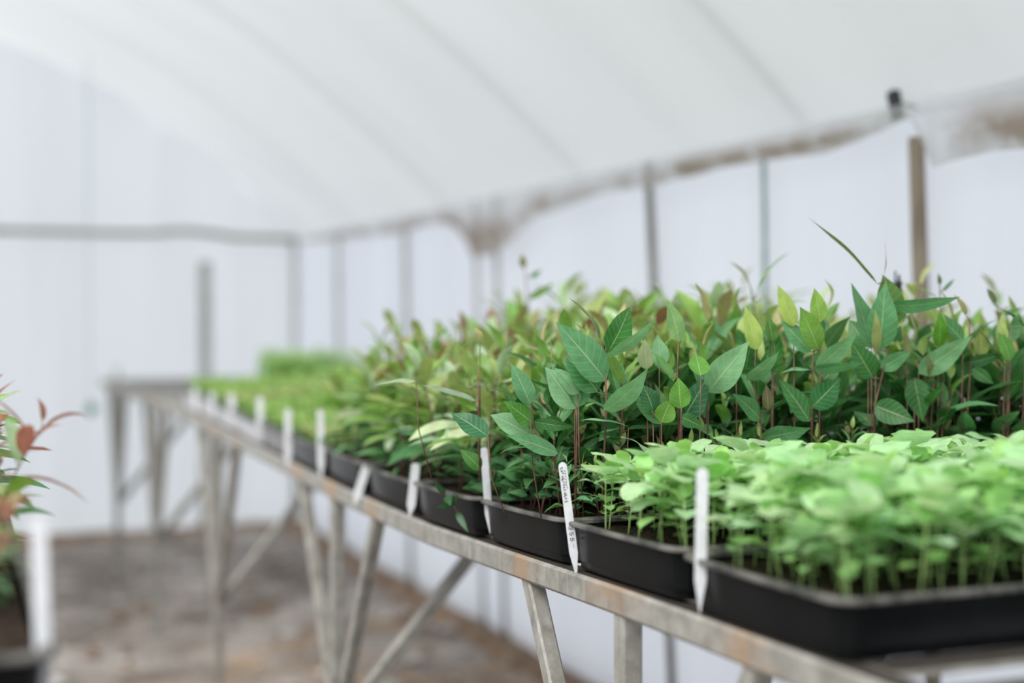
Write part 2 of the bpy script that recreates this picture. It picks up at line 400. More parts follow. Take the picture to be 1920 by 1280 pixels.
# posts along the right wall
def wall_t(x, p=WX - 0.03):
    Z = 2666.67 * p / (math.cos(THETA) * (x + 123)); return (Z - p * math.sin(THETA)) / math.cos(THETA)
posts = [ # x at the eave, x near the foot, radius, material, label, name
    (1719, 1768, 0.0165, 'wood', 'brown wooden wall post at the right, behind the tallest seedlings', 'wall_post', 'post'),
    (1217, 1268, 0.0125, 'greyzinc', 'thin grey-green steel post against the right wall above the middle of the plants', 'wall_post', 'post'),
    (893, 909, 0.009, 'palezinc', 'grey steel wall post, left one of the close pair seen under the bench', 'wall_post', 'post'),
    (930, 949, 0.011, 'palezinc', 'grey steel wall post, right one of the close pair seen under the bench', 'wall_post', 'post'),
    (761, 772, 0.013, 'palezinc', 'blurred grey wall post with a rusty top, beyond the close pair', 'wall_post', 'post'),
    (634, 640, 0.013, 'palezinc', 'blurred greenish wall post nearest the far right corner', 'wall_post', 'post')]
for xt, xb, rd, mm, lab, nm, cat in posts:
    ta, tb = wall_t(xt), wall_t(xb)
    e = empty(nm, (WX - .034, tb, 0)); tag(e, lab, cat, None)
    mb = MB(); ph_ = 1.53 if mm == 'wood' else EAVE; mb.tube([(0, (ta - tb) * k / 6, ph_ * k / 6) for k in range(7)], rd, 12); mb.build('shaft', M[mm], e)
    mb = MB(); mb.tube([(0, 0, 0), (0, 0, 0.03)], rd * 1.7, 12); mb.build('foot', M['beam'], e)
# faded teal tie rope hanging in front of the wall
ta = wall_t(1447); tb = wall_t(1453)
mb = MB(); mb.tube([(WX - .055 + .004 * math.sin(k), ta + (tb - ta) * k / 10, EAVE - .06 - k * 0.15) for k in range(11)], 0.0062, 8)
tag(mb.build('tie_rope', M['teal']), 'thin faded teal rope hanging straight down the right wall between two posts', 'rope')
# small dark bracket holding the film above the wooden post
c = cam_point(1681, 196, 2.98)
e = empty('film_bracket', c, 0); tag(e, 'small dark metal bracket high on the right film above the wooden post', 'bracket')
mb = MB(); mb.bar((0, .012, .028), (0, -.006, -.030), 0.024, 0.022, (1, 0, 0)); mb.build('clamp', M['blackpipe'], e, False)
mb = MB(); mb.tube([(0, .0, .0), (.05, .0, .0)], 0.004, 8); mb.build('bolt', M['greyzinc'], e)

# far wall post and cords
def far_x(x, yy=YF - 0.1):
    k = (x - 960) / 2666.67; th = THETA   # solve p for a point on Y = yy
    return yy * (k * math.cos(th) + math.sin(th)) / (math.cos(th) - k * math.sin(th))
e = empty('gable_post', (far_x(385), YF - .09, 0)); tag(e, 'wide blurred grey post standing against the far end wall', 'post')
mb = MB(); mb.bar((0, 0, 0), (0, 0, 1.47), 0.06, 0.05, (0, 1, 0)); mb.build('shaft', M['palezinc'], e, False)
mb = MB(); mb.box((-.06, -.035, 0), (.06, .035, .02)); mb.build('foot', M['beam'], e, False)
for xx, rr, lab in ((220, 0.011, 'slim grey-green upright against the far end wall beyond the empty bench end'), (555, 0.018, 'faint upright against the far end wall close to the right corner')):
    mb = MB(); mb.tube([(far_x(xx), YF - .08, 0), (far_x(xx), YF - .08, 1.60 if xx > 300 else 0.9)], rr, 10)
    tag(mb.build('gable_upright', M['palezinc']), lab, 'upright')
c = cam_point(168, 757, 7.0)
mb = MB(); mb.tube([c, c + Vector((.012, 0, -.03)), c + Vector((-.006, 0, -.055))], [0.02, 0.024, 0.012], 8)
mb.tube([c + Vector((0, 0, .0)), Vector((c.x, c.y, arch(c.x) - .01))], 0.0015, 5)
tag(mb.build('hanging_clip', M['green']), 'small green plastic clip hanging near the far end wall left of the bench', 'clip')

# stones and litter lying about the ground
mb = MB(); rr = random.Random(3)
for k in range(900):
    x = rr.uniform(-1.2, 1.85); y = rr.uniform(2.0, 7.8); s = rr.uniform(.008, .026) * (2.2 if rr.random() < .12 else 1)
    n = 6; a0 = rr.random() * 6
    vs = [(x + s * math.cos(a0 + i * 6.283 / n) * rr.uniform(.7, 1.2), y + s * math.sin(a0 + i * 6.283 / n) * rr.uniform(.7, 1.2), 0.008) for i in range(n)] + [(x, y, 0.012 + s * rr.uniform(.2, .5))]
    mb.add(vs, [(i, (i + 1) % n, n) for i in range(n)], mi=0 if rr.random() < .45 else 1)
tag(mb.build('gravel', [M['stone'], M['litter']]), 'loose pale stones and brown litter scattered over the earth floor', 'gravel', kind='stuff')

# ---------------------------------------------------------------- bench
FX, BX, MX = 0.752, 1.81, 1.15     # front, back and middle rails (centres)
RW, RH = 0.036, 0.034
drops = [(0.2, .338), (1.0, .339), (1.33, .342), (1.5, .345), (2.17, .363), (2.66, .360), (3.3, .347), (4.5, .318), (5.3, .315), (7.2, .315)]
def rail_bot(t):
    for (a, da), (b, db) in zip(drops, drops[1:]):
        if a <= t <= b: return CAM_H - (da + (db - da) * (t - a) / (b - a))
    return CAM_H - (drops[0][1] if t < drops[0][0] else drops[-1][1])
def bench_top(t): return rail_bot(t) + RH
Y0, Y1 = 0.3, 7.05
bench = empty('staging_bench', (0, 0, 0)); tag(bench, 'long galvanised steel greenhouse bench running beside the right wall', 'bench')
def long_rail(name, X, par, y0=Y0, y1=Y1, mat=M['steel']):
    ys = [y0 + (y1 - y0) * i / 40 for i in range(41)]
    mb = MB(); w = RW / 2; b = 0.004; prof = [(-w + b, 0), (w - b, 0), (w, b), (w, RH - b), (w - b, RH), (-w + b, RH), (-w, RH - b), (-w, b)]
    vs = [(X + px, y, rail_bot(y) + pz) for y in ys for px, pz in prof]; n = 8
    fs = [(i * n + k, i * n + (k + 1) % n, (i + 1) * n + (k + 1) % n, (i + 1) * n + k) for i in range(len(ys) - 1) for k in range(n)]
    fs += [tuple(range(n))[::-1], tuple((len(ys) - 1) * n + k for k in range(n))]
    mb.add(vs, fs); return mb.build(name, mat, par, False)
long_rail('front_rail', FX, bench); long_rail('middle_rail', MX, bench); long_rail('back_rail', BX, bench)
legs_t = [LEG0, 2.79, 4.10, 5.34, 6.52, 0.45]
mb = MB()
y = 1.036 - .3020 / 3 * 6
while y < Y1 - .02:                      # thin strip slats across the rails
    if min(abs(y - t) for t in legs_t) > .03:
        z = bench_top(y) - .0005; mb.box((FX + RW / 2 + .0005, y - .022, z - .006), (BX - RW / 2 - .0005, y + .022, z))
    y += .3020 / 3
mb.build('slats', M['steel_plain'], bench, False)
LW = 0.027
for i, t in enumerate(legs_t):
    z = rail_bot(t)
    mb = MB(); mb.bar((FX, t, 0.004), (FX, t, z), LW, LW, (0, 1, 0)); lg = mb.build('leg', M['steel_plain'], bench, False)
    mb = MB(); mb.box((FX - .035, t - .035, 0), (FX + .035, t + .035, .005)); mb.build('foot_plate', M['steel_plain'], lg, False)
    mb = MB(); mb.bar((FX, t, z + .017), (BX, t, z + .017), 0.026, 0.026); mb.build('cross_bar', M['steel_plain'], bench, False)
    for s in (-1, 1):
        if Y0 < t + s * BR < Y1:
            mb = MB(); mb.bar((FX, t + s * BR, rail_bot(t + s * BR) + .004), (FX, t + s * .012, 0.345), 0.024, 0.024, (1, 0, 0)); mb.build('brace', M['steel_plain'], bench, False)
    mb = MB(); mb.bar((MX + .02, t, z + .01), (FX + .012, t, 0.345), 0.026, 0.026, (0, 1, 0)); mb.build('brace', M['steel_plain'], bench, False)
    mb = MB(); mb.bar((BX, t, z + .017), (WX - .04, t, z + .017), 0.02, 0.02); mb.build('wall_bracket', M['steel_plain'], bench, False)

lbench = empty('staging_bench', (0, 0, 0)); tag(lbench, 'bench at the left edge under the tray of red-tipped plants', 'bench')
for nm, X in (('side_rail', 0.045), ('side_rail', -0.62)):
    mb = MB(); mb.bar((X, .80, .829), (X, 3.4, .829), 0.034, 0.034); mb.build(nm, M['steel_plain'], lbench, False)
mb = MB()
for k in range(27): mb.box((-.602, .85 + k * .095, .839), (.027, .872 + k * .095, .8455))
mb.build('slats', M['steel_plain'], lbench, False)
for X in (0.03, -.62):
    for y in (.83, 3.35):
        mb = MB(); mb.bar((X, y, 0), (X, y, .812), LW, LW, (0, 1, 0)); mb.build('leg', M['steel_plain'], lbench, False)

# ---------------------------------------------------------------- trays
def rrect(w, d, r, inset, z, bow=0.0, nc=5, ns=6):
    """rounded rectangle ring w (x) by d (y) centred on the origin"""
    hw, hd = w / 2 - inset, d / 2 - inset; r = max(r - inset * .5, .004); pts = []
    cor = [(hw - r, hd - r, 0), (-hw + r, hd - r, 90), (-hw + r, -hd + r, 180), (hw - r, -hd + r, 270)]
    for k, (cx, cy, a) in enumerate(cor):
        for i in range(nc + 1):
            t = R(a + 90 * i / nc); pts.append((cx + r * math.cos(t), cy + r * math.sin(t)))
        nx, ny, na = cor[(k + 1) % 4]; p0 = pts[-1]; t = R(na); p1 = (nx + r * math.cos(t), ny + r * math.sin(t))
        for i in range(1, ns):
            f = i / ns; pts.append((p0[0] + (p1[0] - p0[0]) * f, p0[1] + (p1[1] - p0[1]) * f))
    out = []
    for x, y in pts:
        bx = bow * math.cos(math.pi * max(-.5, min(.5, y / d))) * (1 if x > 0 else -1) * min(1, (abs(x) / (hw)) ** 6)
        by = bow * math.cos(math.pi * max(-.5, min(.5, x / w))) * (1 if y > 0 else -1) * min(1, (abs(y) / (hd)) ** 6)
        out.append((x + bx, y + by, z))
    return out
def rings(rs, cap0=False, cap1=False):
    mb = MB(); n = len(rs[0]); vs = [p for r_ in rs for p in r_]
    fs = [(i * n + k, i * n + (k + 1) % n, (i + 1) * n + (k + 1) % n, (i + 1) * n + k) for i in range(len(rs) - 1) for k in range(n)]
    if cap0: fs.append(tuple(range(n))[::-1])
    if cap1: fs.append(tuple((len(rs) - 1) * n + k for k in range(n)))
    mb.add(vs, fs); return mb
TW, TD, TH = 0.540, 0.288, 0.0585
def tray_meshes():
    q = lambda ins, z, b=.003: rrect(TW, TD, .022, ins, z, b)
    shell = rings([q(.012, .001), q(.0105, .000), q(.0090, .009), q(.0065, .0102), q(.0035, .0530), q(.006, .0535), q(.014, .004)], False, True)
    # droop of the lip is kept level
    shell.f.append([k for k in range(len(q(0, 0)))][::-1]); shell.uv.append([(0, 0)] * len(q(0, 0))); shell.c.append((.5,) * 3); shell.mi.append(0)
    rim = rings([q(.0045, .0528), q(-.0045, .0532), q(-.0055, .0545), q(-.0055, .0575), q(-.0035, .0590), q(.003, .0588), q(.0055, .0570), q(.0065, .0530), q(.0045, .0528)])
    base = rrect(TW, TD, .02, .0062, .050, .003)
    sm = MB(); n = 22; m_ = 40; vs = []
    hw, hd = TW / 2 - .0068, TD / 2 - .0068
    for i in range(m_ + 1):
        for j in range(n + 1):
            x = -hw + 2 * hw * i / m_; y = -hd + 2 * hd * j / n
            # pull the corners in
            ex = max(0, abs(x) - (hw - .018)); ey = max(0, abs(y) - (hd - .018)); L = math.hypot(ex, ey)
            if L > .018: x -= math.copysign(ex * (1 - .018 / L), x); y -= math.copysign(ey * (1 - .018 / L), y)
            vs.append((x, y, .046 + .005 * mnoise.noise((x * 60, y * 60, 1)) + .002 * mnoise.noise((x * 200, y * 200, 2))))
    sm.add(vs, [(i * (n + 1) + j, (i + 1) * (n + 1) + j, (i + 1) * (n + 1) + j + 1, i * (n + 1) + j + 1) for i in range(m_) for j in range(n)])
    return shell.mesh('shell', True), rim.mesh('rim', True), sm.mesh('soil', True)
shell_me, rim_me, soil_me = tray_meshes()
shell_glare_mid, shell_glare = shell_me.copy(), shell_me.copy()
shell_glare_mid.materials.append(M['tray_grey']); shell_glare.materials.append(M['tray_pale'])
shell_me.materials.append(M['tray']); rim_me.materials.append(M['rim']); soil_me.materials.append(M['soil'])
for m_ in (shell_me, shell_glare_mid, shell_glare, rim_me): m_.set_sharp_from_angle(angle=R(32))
trays = {}
def make_tray(key, x, y, z, label, rz=0.0, rx=0.0, group=None, shell=None):
    e = empty('seed_tray', (x, y, z)); e.rotation_euler = (rx, 0, rz)
    tag(e, label, 'tray', group)
    obj('shell', shell or shell_me, None, e); obj('rim', rim_me, None, e); obj('soil', soil_me, None, e)
    trays[key] = e
    return e
T0, TP = 1.036, 0.3020
FRX, BRX = 0.736 + TW / 2 , 0.736 + TW * 1.5 + .02
ordw = ['nearest', 'second', 'third', 'fourth', 'fifth', 'sixth', 'seventh', 'eighth', 'ninth', 'tenth', 'eleventh', 'farthest']
content = ['pale green round-leaved seedlings'] * 2 + ['tall dark broad-leaved seedlings'] + ['red-stemmed narrow-leaved seedlings'] * 3 + ['low bright green sprouts'] * 6
rt = random.Random(5)
for k in range(12):
    yc = T0 + TP * k + TP / 2
    sl = (bench_top(yc + .12) - bench_top(yc - .12)) / .24
    jz = (k % 2) * .0012
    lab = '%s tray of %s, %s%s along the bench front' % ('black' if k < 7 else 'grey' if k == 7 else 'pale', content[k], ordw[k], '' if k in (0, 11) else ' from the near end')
    make_tray(('f', k), FRX + rt.uniform(-.003, .003), yc, max(bench_top(yc - .135), bench_top(yc + .135)) + .0006 + jz, lab, R(rt.uniform(-.5, .5)), math.atan(sl), None, None if k < 7 else shell_glare_mid if k == 7 else shell_glare)
bcontent = ['pale green round-leaved seedlings'] * 2 + ['tall dark broad-leaved seedlings'] + ['slender yellow-green seedlings'] * 4 + ['green sprouts'] * 5
for k in range(1, 12):
    yc = T0 + TP * k + TP / 2
    sl = (bench_top(yc + .12) - bench_top(yc - .12)) / .24
    lab = 'black tray of %s in the back row, %s from the near end' % (bcontent[k], ordw[k - 1]) if k not in (1, 11) else 'black tray of %s in the back row, at its %s end' % (bcontent[k], 'near' if k == 1 else 'far')
    make_tray(('b', k), BRX, yc, max(bench_top(yc - .135), bench_top(yc + .135)) + .0006 + (k % 2) * .0012, lab, R(rt.uniform(-.4, .4)), math.atan(sl))
make_tray('left', .078 - TD / 2, 1.10 + TW / 2, 0.8462, 'black tray showing bare soil at its near corner at the left edge of the photo', R(90))
make_tray('left2', .078 - TD / 2, 1.10 + TW * 1.5 + .012, 0.8462, 'black tray of red-tipped plants beyond the left corner tray', R(90))

# ---------------------------------------------------------------- leaves and plants
def prof_lance(s): return (s ** .66) * ((1 - s) ** 1.12) * 3.22 if 0 < s < 1 else 0
def prof_round(s): return (max(s * (1 - s), 0) ** .46) * 1.9 * (1 - .12 * s) if 0 < s < 1 else 0
def prof_narrow(s): return (max(s * (1 - s), 0) ** .75) * 2.8 if 0 < s < 1 else 0
def leaf(mb, base, tip, width, nrm, arch_=0.08, fold=0.18, c=(.1, .3, .1), nseg=8, prof=prof_lance, wave=0.0, twist=0.0, cols=4):
    base = Vector(base); tip = Vector(tip); d = tip - base; L = d.length
    if L < 1e-5: return
    d0 = d / L; nrm = Vector(nrm); nrm = nrm - d0 * nrm.dot(d0)
    if nrm.length < 1e-3: nrm = d0.orthogonal()
    nrm.normalize(); side = d0.cross(nrm)
    vs = []; uv = []
    us = [-1 + 2 * k / cols for k in range(cols + 1)]
    ph = random.random() * 6
    for i in range(nseg + 1):
        s = i / nseg
        w = width / 2 * max(prof(s), 0.02 if i in (0, nseg) else 0)
        cpt = base + d * s + nrm * (arch_ * L * 4 * s * (1 - s))
        a = twist * s; sd = side * math.cos(a) + nrm * math.sin(a); nn = nrm * math.cos(a) - side * math.sin(a)
        for u in us:
            wv = wave * w * math.sin(s * 9 + ph + (1.5 if u > 0 else 0)) * abs(u)
            vs.append(cpt + sd * (u * w) + nn * (abs(u) * w * fold * (1.3 - abs(u) * .35) + wv)); uv.append(((u + 1) / 2, s))
    n = cols + 1
    fs = [(i * n + j, i * n + j + 1, (i + 1) * n + j + 1, (i + 1) * n + j) for i in range(nseg) for j in range(cols)]
    mb.add(vs, fs, uv, c)
def jit(c, r, a=.15):
    k = 1 + r.uniform(-a, a); return (c[0] * k * (1 + r.uniform(-a, a) * .6), c[1] * k, c[2] * k * (1 + r.uniform(-a, a) * .6))
DARK = (.060, .215, .055); DARK2 = (.12, .32, .12); YOUNG = (.34, .46, .14); LIME = (.22, .42, .09); OLIVE = (.38, .36, .16); RUST = (.38, .19, .10)
LIGHT = (.52, .77, .41); LIGHT2 = (.36, .64, .22); RED = (.46, .22, .14); SAGE = (.48, .63, .38)

def dark_plant(seed, h):
    """tall seedling: red-brown stem, pairs of broad pointed leaves, young yellow-green ones at the tip"""
    r = random.Random(seed); st = MB(); fo = MB()
    lx, ly = r.uniform(-.025, .025), r.uniform(-.025, .025)
    def sp(s): return Vector((lx * s * s + .003 * math.sin(s * 7 + seed), ly * s * s + .003 * math.cos(s * 6), h * s))
    st.tube([sp(i / 8) for i in range(9)], [.0017 - .0009 * i / 8 for i in range(9)], 6)
    nn = r.randint(12, 15); az = r.random() * 6.28
    for k in range(nn):
        f = k / (nn - 1); s = .13 + .85 * f; az += 2.4 + r.uniform(-.4, .4)
        p = sp(s)
        L = (.040 + .062 * math.sin(math.pi * min(f * 1.15, 1)) ** .8) * r.uniform(.8, 1.15)
        el = R(r.uniform(2, 38) + 42 * f ** 2 - (18 if f < .5 else 0))
        col_ = jit(DARK if r.random() < .6 else DARK2, r)
        if f > .72: col_ = jit(LIME if r.random() < .65 else DARK2, r)
        if f > .93: L = r.uniform(.035, .06); col_ = jit(YOUNG if r.random() < .6 else OLIVE, r); el = R(r.uniform(60, 85))
        dr = Vector((math.cos(az) * math.cos(el), math.sin(az) * math.cos(el), math.sin(el)))
        pet = .008 + .008 * (1 - f)
        b = p + Vector((dr.x, dr.y, abs(dr.z) + .4)).normalized() * pet
        st.tube([p, b], [.0009, .0006], 5)
        up = Vector((r.uniform(-.25, .25), r.uniform(-.25, .25), 1)) if el < R(50) else Vector((-dr.x, -dr.y, .2))
        w = L * r.uniform(.26, .43)
        if f < .25: w = L * .6
        leaf(fo, b, b + dr * L, w, up, r.uniform(-.02, .20), r.uniform(.1, .5), col_, 8, prof_lance, .12, r.uniform(-.3, .3))
        if r.random() < .25 and f > .3:
            leaf(fo, p, p + Vector((math.cos(az + 1), math.sin(az + 1), 1.4)).normalized() * .024, .009, (dr.x, dr.y, 0), .05, .3, jit(OLIVE, r), 5, prof_lance, 0, 0, 2)
    return st.mesh('stem'), fo.mesh('foliage')
def light_plant(seed, h):
    """basil-like seedling: pale stem, two tiny round seed leaves, broad soft leaves spread at the top"""
    r = random.Random(seed); st = MB(); fo = MB()
    lx, ly = r.uniform(-.012, .012), r.uniform(-.012, .012)
    def sp(s): return Vector((lx * s, ly * s, h * s))
    st.tube([sp(i / 4) for i in range(5)], [.0013 - .0004 * i / 4 for i in range(5)], 5)
    az = r.random() * 6.28
    for k in range(2):
        a = az + math.pi * k; p = sp(.36); d = Vector((math.cos(a), math.sin(a), .05)); b = p + d * .006
        st.tube([p, b], .0006, 4)
        leaf(fo, b, b + d * .0095, .011, (0, 0, 1), .05, .1, jit(LIGHT2, r), 5, prof_round, 0, 0, 2)
    for lv, (s, L0, n) in enumerate(((.48, .026, 2), (.76, .040, 2), (.96, .052, 2), (1.0, .028, 2))):
        for k in range(n):
            a = az + math.pi * k + lv * 1.57 + r.uniform(-.35, .35); el = R((0, 4, 12, 50)[lv] + r.uniform(-22, 26))
            L = L0 * r.uniform(.65, 1.2)
            d = Vector((math.cos(a) * math.cos(el), math.sin(a) * math.cos(el), math.sin(el)))
            p = sp(s); b = p + (d + Vector((0, 0, .5))) * (.008, .009, .008, .003)[lv]
            st.tube([p, b], .0007, 4)
            leaf(fo, b, b + d * L - Vector((0, 0, L * .12)), L * r.uniform(.72, .92), Vector((r.uniform(-.2, .2), r.uniform(-.2, .2), 1)), .13, r.uniform(-.12, .22), jit(LIGHT2 if lv in (0, 3) else LIGHT, r), 7, prof_round, .1, 0)
    return st.mesh('stem'), fo.mesh('foliage')
def narrow_plant(seed, h, tall=False, pal=None):
    """seedling with a red stem and long narrow arching leaves, rusty at the tip"""
    r = random.Random(seed); st = MB(); fo = MB()
    lx, ly = r.uniform(-.03, .03), r.uniform(-.03, .03)
    def sp(s): return Vector((lx * s * s, ly * s * s + .003 * math.sin(s * 6), h * s))
    st.tube([sp(i / 6) for i in range(7)], [.0016 - .0009 * i / 6 for i in range(7)], 5)
    nn = r.randint(12, 16); az = r.random() * 6.28
    for k in range(nn):
        f = k / (nn - 1); s = .14 + .85 * f; az += 2.3 + r.uniform(-.5, .5); p = sp(s)
        L = (.045 + .030 * math.sin(math.pi * f)) * r.uniform(.75, 1.2) * (1.0 if not tall else 1.05)
        el = R(r.uniform(-15, 30) + 45 * f * f)
        c_ = jit(DARK2 if f < .3 else (SAGE if r.random() < .45 else LIME), r, .2)
        if f > .55 and r.random() < .4: c_ = jit(YOUNG, r)
        if f > .80 and r.random() < .22: c_ = jit(RUST if r.random() < (.12 if tall else .55) else OLIVE, r, .2)
        if tall and f > .4 and r.random() < .75: c_ = jit((.52, .62, .26), r)
        if pal == 'red' and f > .45 and r.random() < .6: c_ = jit(RED, r, .2)
        dr = Vector((math.cos(az) * math.cos(el), math.sin(az) * math.cos(el), math.sin(el)))
        b = p + dr * .006; st.tube([p, b], [.0008, .0005], 4)
        leaf(fo, b, b + dr * L - Vector((0, 0, L * .15)), L * r.uniform(.2, .32), Vector((r.uniform(-.3, .3), r.uniform(-.3, .3), 1)), r.uniform(.05, .16), r.uniform(.1, .4), c_, 7, prof_narrow if r.random() < .6 else prof_lance, .05, r.uniform(-.4, .4), 2)
    return st.mesh('stem'), fo.mesh('foliage')

def protos(fn, n, hs, smat, fmat, **kw):
    out = []
    for i in range(n):
        a, b = fn(101 + i * 17, hs[i % len(hs)], **kw)
        a.materials.append(M[smat]); b.materials.append(M[fmat]); out.append((a, b))
    return out
P_dark = protos(dark_plant, 12, [.225, .25, .235, .265, .21, .245], 'stem_red', 'leaf_dark')
P_light = protos(light_plant, 12, [.076, .090, .066, .082], 'stem_green', 'leaf_light')
P_narrow = protos(narrow_plant, 10, [.15, .17, .135, .16], 'stem_red', 'leaf_narrow')
P_tall = protos(lambda s, h: narrow_plant(s + 5, h, True), 8, [.26, .29, .235, .275], 'stem_red', 'leaf_narrow')
P_left = protos(lambda s, h: narrow_plant(s + 9, h, False, 'red'), 5, [.15, .16, .145], 'stem_red', 'leaf_narrow')

proto_things = {}
def plant(name, P, idx, loc, rz, sc, label, cat, group, tilt=(0, 0)):
    """one seedling: an empty with its stem and foliage; meshes are shared between copies"""
    key = (name, id(P), idx)
    if key not in proto_things:
        e = empty(name); obj('stem', P[idx][0], None, e); obj('foliage', P[idx][1], None, e)
        proto_things[key] = e
    else:
        src = proto_things[key]; e = src.copy(); col.objects.link(e)
        for ch in src.children:
            c2 = ch.copy(); col.objects.link(c2); c2.parent = e
    e.location = loc; e.rotation_euler = (tilt[0], tilt[1], rz); e.scale = (sc, sc, sc)
    tag(e, label, cat, group)
    return e
def fill(tray, nx, ny, name, P, label, group, cat='seedling', smin=.85, smax=1.12, seed=1, keep=None, margin=.02, hfun=None):
    r = random.Random(seed); out = []
    bpy.context.view_layer.update()
    mw = tray.matrix_world
    for i in range(nx):
        for j in range(ny):
            x = -TW / 2 + margin + (TW - 2 * margin) * (i + .5 + (.25 if j % 2 else -.25) * .6) / nx + r.uniform(-.010, .010)
            y = -TD / 2 + margin + (TD - 2 * margin) * (j + .5) / ny + r.uniform(-.008, .008)
            p = mw @ Vector((x, y, .044))
            if keep and not keep(p): continue
            sc = r.uniform(smin, smax) * (hfun(p) if hfun else 1)
            out.append(plant(name, P, r.randrange(len(P)), p, r.random() * 6.283, sc, label, cat, group, (r.uniform(-.09, .09), r.uniform(-.09, .09))))
    return out
def visible(p, m=0.06):
    v = cam.rotation_euler.to_matrix().inverted() @ (Vector(p) - Vector(cam.location)); Z = -v.z
    if Z <= 0: return False
    return abs(v.x) / Z < 960 / 2666.67 + m

fill(trays[('f', 0)], 15, 8, 'leafy_seedling', P_light, 'pale green round-leaved seedling in the nearest black tray', 'pale seedlings in the nearest tray', seed=11, keep=visible, hfun=lambda p: .76 + .30 * min(1, max(0, min(p.x - .745, p.y - 1.02) / .09)))
fill(trays[('f', 1)], 15, 8, 'leafy_seedling', P_light, 'pale green round-leaved seedling in the second black tray, between the two sharpest white labels', 'pale seedlings in the second tray', seed=12, keep=visible, smin=.85, smax=1.08, hfun=lambda p: .84 + .20 * min(1, (p.x - .745) / .08))
fill(trays[('b', 1)], 14, 6, 'leafy_seedling', P_light, 'pale green seedling in the back-row tray at the right edge', 'pale seedlings in the back row', seed=13, keep=visible)
fill(trays[('f', 2)], 12, 6, 'broadleaf_seedling', P_dark, 'tall dark green broad-leaved seedling in the third tray along the bench front', 'dark seedlings in the third tray', seed=21, hfun=lambda p: (.72 + .28 * min(1, (p.x - .74) / .16)) * (.42 if p.y < 1.735 else .80 if p.y < 1.79 else 1))
fill(trays[('b', 2)], 12, 6, 'broadleaf_seedling', P_dark, 'tall dark green broad-leaved seedling in the back row behind the sharp foliage', 'dark seedlings in the back row', seed=22, smin=.85, smax=1.05, keep=lambda p: visible(p, .03))
for k, nm in ((3, 'fourth'), (4, 'fifth'), (5, 'sixth')):
    fill(trays[('f', k)], 11, 5, 'narrowleaf_seedling', P_narrow, 'red-stemmed narrow-leaved seedling in the %s tray along the bench front' % nm, 'narrow-leaved seedlings in the %s tray' % nm, seed=30 + k,
         hfun=lambda p: 1.16 + .60 * min(1, max(0, (p.x - .8) / .45)))
for k, nm in ((3, 'third'), (4, 'fourth'), (5, 'fifth'), (6, 'sixth')):
    fill(trays[('b', k)], 7, 4, 'slender_seedling', P_tall, 'slender yellow-green seedling in the %s tray of the back row' % nm, 'slender seedlings in the %s back tray' % nm, seed=40 + k, smin=.82, smax=1.2)

# low sprouts too fine to count
def sprouts(tray, hfun, n, label, seed, colr, size=.012):
    r = random.Random(seed); mb = MB(); bpy.context.view_layer.update(); mw = tray.matrix_world
    for i in range(n):
        x = r.uniform(-TW / 2 + .015, TW / 2 - .015); y = r.uniform(-TD / 2 + .012, TD / 2 - .012)
        p = mw @ Vector((x, y, .045)); h = hfun(p) * r.uniform(.7, 1.1); a = r.random() * 6.28
        q = p + Vector((r.uniform(-.006, .006), r.uniform(-.006, .006), h))
        mb.tube([p, q], [.0011, .0006], 3, jit(LIGHT2, r), 0, False)
        for k in range(4):
            a += 1.7; s = r.uniform(.45, 1.0); b = p + (q - p) * s
            d = Vector((math.cos(a), math.sin(a), r.uniform(0, .9))); L = size * r.uniform(.8, 1.5)
            leaf(mb, b, b + d * L, L * .6, (0, 0, 1), .05, .1, jit(colr, r, .25), 3, prof_round, 0, 0, 2)
    return tag(mb.build('sprouts', M['sprout']), label, 'sprouts', kind='stuff')
for k in range(6, 12):
    hf = (lambda p: .036 + .012 * min(1, max(0, (p.x - .8) / .45))) if k < 8 else ((lambda p: .042 + .055 * min(1, max(0, (p.x - .80) / .4))) if k < 11 else (lambda p: .048 if p.x < .97 else .135))
    sprouts(trays[('f', k)], hf, 800, 'low bright green sprouts filling the %s tray along the bench front' % ordw[k], 60 + k, (.40, .60, .19) if k % 3 else (.46, .56, .23))
for k in range(7, 12):
    sprouts(trays[('b', k)], (lambda p: .10), 500, 'green sprouts filling the back-row tray, %s from the near end' % ordw[k - 1] if k < 11 else 'green sprouts filling the last tray of the back row', 80 + k, (.26, .44, .12), .016)

